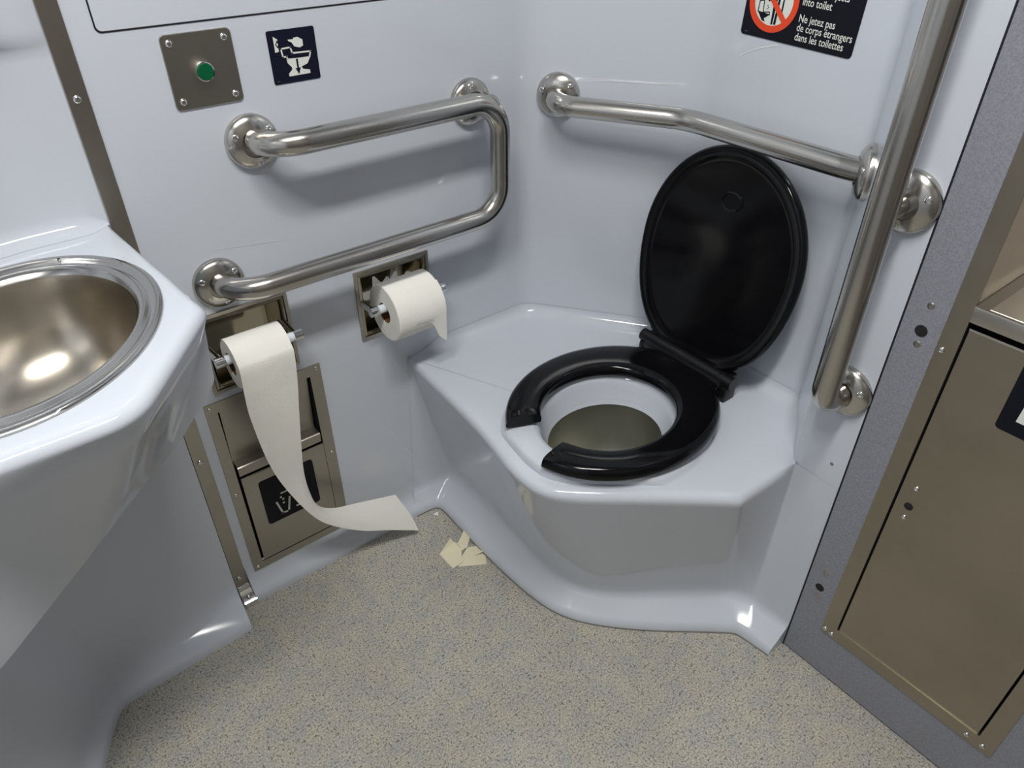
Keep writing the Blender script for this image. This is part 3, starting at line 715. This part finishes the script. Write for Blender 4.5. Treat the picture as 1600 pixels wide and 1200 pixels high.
# ------------------------------------------------------------------ paper scraps on the floor
def scrap(name, pts, z, m, label, lift=None):
    bm = bmesh.new(); vs = [bm.verts.new((a, b, z + (lift[i] if lift else 0))) for i, (a, b) in enumerate(pts)]
    bm.faces.new(vs); bmesh.ops.triangulate(bm, faces=bm.faces); bmesh.ops.recalc_face_normals(bm, faces=bm.faces)
    if bm.faces[:][0].normal.z < 0: bmesh.ops.reverse_faces(bm, faces=bm.faces)
    bmesh.ops.solidify(bm, geom=list(bm.faces), thickness=0.0005)
    return tag(obj(name, bm, m, None, 0), label, 'paper scrap', 'paper scraps on the floor')
scrap('paper_scrap', [(0.6238, -0.1849), (0.6529, -0.1975), (0.6504, -0.22), (0.6225, -0.213), (0.6477, -0.2235), (0.6297, -0.2517), (0.5765, -0.2167), (0.5991, -0.199)], 0.0006, SCRAP, 'broad slit cream paper scrap lying closest to the toilet curb', [0.001, 0.001, 0.003, 0.0, 0.0, 0.001, 0, 0.001])
scrap('paper_scrap', [(0.6551, -0.1348), (0.6585, -0.1392), (0.6531, -0.1588), (0.6238, -0.1849), (0.6054, -0.1872), (0.6153, -0.161)], 0.0030, SCRAP, 'narrow cream paper strip pointing from the pile towards the corner', [0.005, 0.004, 0.001, 0, 0.001, 0.001])
scrap('paper_scrap', [(0.5628, -0.162), (0.6069, -0.1428), (0.6030, -0.1620), (0.6141, -0.1658), (0.6079, -0.1836), (0.5905, -0.2142), (0.5642, -0.2139)], 0.0048, SCRAP, 'folded cream paper scrap, the one in the pile nearest the waste bin', [-0.003, 0.004, 0.010, 0.002, 0.0, -0.001, -0.004])
scrap('paper_scrap', [(0.620, -0.049), (0.634, -0.047), (0.629, -0.058)], 0.0006, PAPER, 'tiny white paper shred in the corner against the curb')

# ------------------------------------------------------------------ steel cabinet in the right wall
p = thing('steel_cabinet', (0.98, -0.99, 0.11), 'tall stainless steel cabinet with recessed ledge set in the grey panel', 'cabinet')
UI = (0.868, 1.124, 0.140, 1.36)
bm = bmesh.new(); ringframe(bm, (0.842, 1.150, 0.112, 1.40), UI, -0.001, 0.0025, FD)
fr_ = obj('frame', bm, CAB, p, 30)
for y, z in ((-0.850, 0.747), (-0.8485, 0.1225), (-0.862, 0.1205), (-1.109, 0.1245), (-1.134, 0.1245), (-0.850, 1.25)): screw(fr_, (0.9775, y, z), (-1, 0, 0), 0.0048, 0.003)
bm = bmesh.new(); ringframe(bm, (0.8675, 1.1245, 0.1395, 0.81), (0.8685, 1.1235, 0.1405, 0.809), -0.03, 0.0005, FD); box(bm, 1.006, 1.012, -1.124, -0.868, 0.14, 0.81); obj('door_gap', bm, GAP, p, 0)
bm = bmesh.new(); prism(bm, [(0.8715, 0.1402), (1.1205, 0.1402), (1.1205, 0.790), (0.8715, 0.790)], -0.012, 0.001, FD, 0.0005); dr = obj('door', bm, CAB, p, 20)
bm = bmesh.new(); prism(bm, [(0.8715, 0.788), (1.1205, 0.788), (1.1205, 0.7915), (0.8715, 0.7915)], -0.012, 0.0016, FD, 0.0006); obj('door_lip', bm, CHROME, dr, 20)
bm = bmesh.new(); lathe(bm, [(0.0068, 0.0), (0.0068, 0.0016), (0.006, 0.0018)], FD @ Matrix.Translation((0.892, 0.478, 0)), 18); obj('key_hole', bm, HOLE_SHADE, dr)
for z in (0.516, 0.455): screw(dr, (0.979, -0.892, z), (-1, 0, 0), 0.0045, 0.003)
flat('sticker', rrect(0.946, 1.062, 0.674, 0.783, 0.006), 0.0, 0.0020, FD, BLACKPR, dr, label='black sticker')
prints('sticker_symbol', [[(0.966, 0.695), (1.045, 0.695), (1.045, 0.760), (0.968, 0.735)]], 0.0024, FD, WHITEPR, dr)
bm = bmesh.new(); box(bm, 0.972, 1.26, -1.124, -0.868, 0.802, 0.826, 0.0025, 2); lg = obj('ledge', bm, LEDGE, p, 30, label='pale steel ledge')
bm = bmesh.new(); box(bm, 0.976, 1.255, -1.098, -0.885, 0.8255, 0.8272, 0.0006, 1); obj('ledge_plate', bm, LEDGE, lg, 30)
bm = bmesh.new()
box(bm, 0.98, 1.27, -0.868, -0.862, 0.80, 1.36); box(bm, 0.98, 1.27, -1.130, -1.124, 0.80, 1.36); box(bm, 1.262, 1.27, -1.13, -0.862, 0.80, 1.36); box(bm, 0.98, 1.27, -1.13, -0.862, 1.355, 1.362)
obj('recess', bm, LEDGE, p, 0)

# ------------------------------------------------------------------ wash unit on the left
wu = thing('wash_unit', (-0.1, -0.2, 0), 'white moulded wash counter with round steel basin at the left', 'washbasin')
ZC = 0.862
outl = fillet_path([(0.158, -0.002, 0), (0.183, -0.322, 0), (0.062, -0.482, 0), (-0.60, -0.487, 0), (-0.60, -0.002, 0)], [0.010, 0.07, 0.03], 8)
low = fillet_path([(0.155, -0.002, 0), (0.178, -0.308, 0), (0.113, -0.294, 0), (-0.16, -0.428, 0), (-0.60, -0.44, 0), (-0.60, -0.002, 0)], [0.012, 0.05, 0.08, 0.03], 6)
def lowz(q):   # apron's lower edge drops away from the corner
    if q.x > 0.113: return 0.67 + (q.x - 0.113) / 0.063 * 0.075 if q.y < -0.2 else 0.74
    return 0.67 - (0.113 - max(q.x, -0.2)) * 0.37
BCx, BCy = -0.007, -0.259; axl = Vector((0.44, 0.898)).normalized(); axs = Vector((axl.y, -axl.x))
RL, RS = 0.196, 0.153
NA = 144
def bell(th, s, z=None, rl=RL, rs=RS):
    q = axl * (rl * s * math.cos(th)) + axs * (rs * s * math.sin(th)); return Vector((BCx + q.x, BCy + q.y, 0))
def ray_hit(poly, d):
    best = None; o = Vector((BCx, BCy))
    for a, b in zip(poly, poly[1:] + poly[:1]):
        e = Vector((b.x - a.x, b.y - a.y)); den = d.x * e.y - d.y * e.x
        if abs(den) < 1e-9: continue
        ao = Vector((a.x - o.x, a.y - o.y)); t = (ao.x * e.y - ao.y * e.x) / den; s = (ao.x * d.y - ao.y * d.x) / den
        if t > 0 and -1e-6 <= s <= 1 + 1e-6 and (best is None or t < best): best = t
    return best
bm = bmesh.new(); rows = []; inner = []; cols = []
for i in range(NA):
    th = 2 * math.pi * i / NA; e = bell(th, 0.985); d = Vector((e.x - BCx, e.y - BCy)).normalized()
    ro = ray_hit(outl, d); P = Vector((BCx + d.x * ro, BCy + d.y * ro, 0)); rl_ = ray_hit(low, d); Q = Vector((BCx + d.x * rl_, BCy + d.y * rl_, 0))
    D3 = Vector((d.x, d.y, 0)); back = P.y > -0.004
    c = [e + Vector((0, 0, ZC)), e.lerp(P, 0.4) + Vector((0, 0, ZC))]
    er = min(0.014, (P - e).length * 0.55) if not back else 0.0
    for k in range(6):
        a = math.radians(15 * k * 90 / 75); c.append(P - D3 * er * (1 - math.sin(a)) + Vector((0, 0, ZC - er * (1 - math.cos(a)))))
    zl = lowz(Q); top = c[-1]; bot = Q + Vector((0, 0, zl))
    for f in (0.25, 0.5, 0.75, 0.95): c.append(top.lerp(bot, f))
    c.append(bot + Vector((0, 0, -0.004)) - D3 * 0.004); c.append(bot + Vector((0, 0, 0.004)) - D3 * 0.03)
    cols.append([bm.verts.new(q) for q in c])
for i in range(NA):
    a, b = cols[i], cols[(i + 1) % NA]
    for k in range(len(a) - 1):
        try: bm.faces.new((a[k], b[k], b[k + 1], a[k + 1]))
        except ValueError: pass
obj('counter', bm, GEL2, wu, 50, label='white moulded counter with deep apron')
# cove behind the counter and the moulded splash wall
def splash(x): return 0.0 if x > 0.05 else -(0.05 - x) * 0.14
xs_ = [0.157, 0.13, 0.10, 0.075, 0.06, 0.05, 0.04, 0.02, -0.05, -0.15, -0.3, -0.6]
CRV = 0.026
zpr = [(CRV + 0.002, ZC + 0.0003)] + [(0.002 + CRV * (1 - math.sin(math.radians(a))), ZC + CRV * (1 - math.cos(math.radians(a)))) for a in (18, 36, 54, 72, 90)] + [(0.0022, 1.02), (0.0025, 1.085), (0.006, 1.096), (0.016, 1.103), (0.026, 1.110), (0.031, 1.122), (0.032, 1.20), (0.032, ROOM_H)]
vv = []
for x in xs_:
    fx = 1.0 if x < 0.10 else 0.0 if x > 0.14 else 0.4
    for a, z in zpr:
        if z < ZC + CRV + 0.001: tp = min(1.0, 0.15 + (0.157 - x) / 0.035); a = 0.002 + (a - 0.002) * tp; z = ZC + (z - ZC) * tp
        aa = a if z < 1.09 else 0.0025 + (a - 0.0025) * fx
        vv.append((x, -aa + splash(x), z))
n = len(zpr)
mesh_obj('splash_back', vv, [(i * n + k, i * n + k + 1, (i + 1) * n + k + 1, (i + 1) * n + k) for i in range(len(xs_) - 1) for k in range(n - 1)], GEL, wu, 40)
# lower panel with its coved foot
top_ = [(0.157, -0.004), (0.150, -0.006), (0.02, -0.030), (-0.09, -0.052), (-0.125, -0.068), (-0.19, -0.19), (-0.30, -0.42), (-0.42, -0.47)]
foot = [(0.157, -0.012), (0.150, -0.016), (0.03, -0.046), (-0.095, -0.064), (-0.128, -0.080), (-0.185, -0.19), (-0.29, -0.41), (-0.42, -0.46)]
lip_ = [(0.151, -0.085), (0.146, -0.088), (0.02, -0.093), (-0.095, -0.099), (-0.118, -0.108), (-0.165, -0.20), (-0.262, -0.40), (-0.40, -0.44)]
tt, ft, lt = [chaikin([q + (0,) for q in k], 2) for k in (top_, foot, lip_)]; vv = []; n = 9
for a, b, c in zip(tt, ft, lt):
    o_ = (c - b)
    vv += [a + Vector((0, 0, 0.80)), a.lerp(b, 0.5) + Vector((0, 0, 0.40)), b + Vector((0, 0, 0.075)), b + o_ * 0.04 + Vector((0, 0, 0.055)), b + o_ * 0.14 + Vector((0, 0, 0.041)), b + o_ * 0.32 + Vector((0, 0, 0.034)), b + o_ * 0.86 + Vector((0, 0, 0.020)), b + o_ * 0.965 + Vector((0, 0, 0.013)), c]
ff = [(i * n + k, i * n + k + 1, (i + 1) * n + k + 1, (i + 1) * n + k) for i in range(len(tt) - 1) for k in range(n - 1)]
mesh_obj('lower_panel', vv, ff, GEL, wu, 50)
# steel basin with stepped rim
bm = bmesh.new(); prev = None
pb = [(1.0, 0.0005, 0), (1.0, 0.003, 0), (0.985, 0.0052, 0), (0.955, 0.0058, 0), (0.925, 0.0040, 0), (0.905, 0.0012, 0), (0.895, 0.0012, 0), (0.875, 0.0042, 0), (0.845, 0.0040, 0), (0.82, 0.000, 0), (0.80, -0.006, 0)]
for s, h, _ in pb:
    row = [bm.verts.new(bell(2 * math.pi * i / 96, s) + Vector((0, 0, ZC + h))) for i in range(96)]
    if prev:
        for i in range(96): bm.faces.new((prev[i], prev[(i + 1) % 96], row[(i + 1) % 96], row[i]))
    prev = row
bs = obj('basin_rim', bm, BASINRIM, wu, 50, label='polished stepped basin rim')
bm = bmesh.new(); prev = None
for s, h in ((0.80, -0.005), (0.79, -0.012), (0.775, -0.03), (0.74, -0.062), (0.66, -0.095), (0.53, -0.120), (0.36, -0.134), (0.16, -0.139), (0.13, -0.141), (0.12, -0.155), (0.02, -0.156)):
    row = [bm.verts.new(bell(2 * math.pi * i / 96, s) + Vector((0, 0, ZC + h))) for i in range(96)]
    if prev:
        for i in range(96): bm.faces.new((prev[i], prev[(i + 1) % 96], row[(i + 1) % 96], row[i]))
    prev = row
bsn = obj('basin', bm, BASIN, wu, 60, label='brushed steel basin')
# tap base at the frame edge
bm = bmesh.new(); lathe(bm, [(0.024, -0.001), (0.024, 0.006), (0.020, 0.010), (0.015, 0.012), (0.013, 0.10), (0.011, 0.11)], normal_frame((-0.016, -0.052, ZC), (0, 0, 1), (0, 1, 0)), 24); obj('tap', bm, PLATE, wu, 40)
# water drops
bm = bmesh.new()
for th, s, h in ((-1.35, 0.66, -0.095), (-1.5, 0.62, -0.104), (-1.25, 0.69, -0.085), (-1.6, 0.56, -0.115), (-1.1, 0.66, -0.095), (-1.75, 0.6, -0.108), (-1.9, 0.57, -0.113), (-1.45, 0.7, -0.080), (-1.2, 0.62, -0.104), (-2.0, 0.64, -0.10), (-2.15, 0.66, -0.095), (-1.3, 0.55, -0.117), (0.6, 0.95, 0.006), (1.2, 0.93, 0.005), (0.9, 0.86, 0.0042)):
    q = bell(-th + 1.2, s) + Vector((0, 0, ZC + h)); r_ = random.uniform(0.0013, 0.0026)
    bmesh.ops.create_icosphere(bm, subdivisions=2, radius=r_, matrix=Matrix.Translation(q))
obj('water_drops', bm, WATER, bsn, 60, kind='stuff')

# ------------------------------------------------------------------ ceiling lamps
for i, (x, y) in enumerate(LAMPS):
    p = thing('ceiling_lamp', (x, y, ROOM_H - 0.03), ('white rectangular ceiling lamp over the wash unit side', 'white rectangular ceiling lamp over the toilet side')[i], 'lamp')
    bm = bmesh.new(); box(bm, x - LAMP_SIZE[0] / 2 - 0.02, x + LAMP_SIZE[0] / 2 + 0.02, y - LAMP_SIZE[1] / 2 - 0.02, y + LAMP_SIZE[1] / 2 + 0.02, ROOM_H - 0.022, ROOM_H - 0.0005, 0.004); obj('housing', bm, CEIL, p)
    bm = bmesh.new(); box(bm, x - LAMP_SIZE[0] / 2, x + LAMP_SIZE[0] / 2, y - LAMP_SIZE[1] / 2, y + LAMP_SIZE[1] / 2, ROOM_H - 0.030, ROOM_H - 0.021, 0.003); obj('diffuser', bm, GLOW, p)
    ld_ = bpy.data.lights.new('lamp_light', 'AREA'); ld_.shape = 'RECTANGLE'; ld_.size, ld_.size_y = LAMP_SIZE; ld_.energy = LAMP_POWER; ld_.color = LAMP_COL
    lo = bpy.data.objects.new('lamp_light', ld_); COL.objects.link(lo); lo.location = (0, 0, -0.003); lo.parent = p
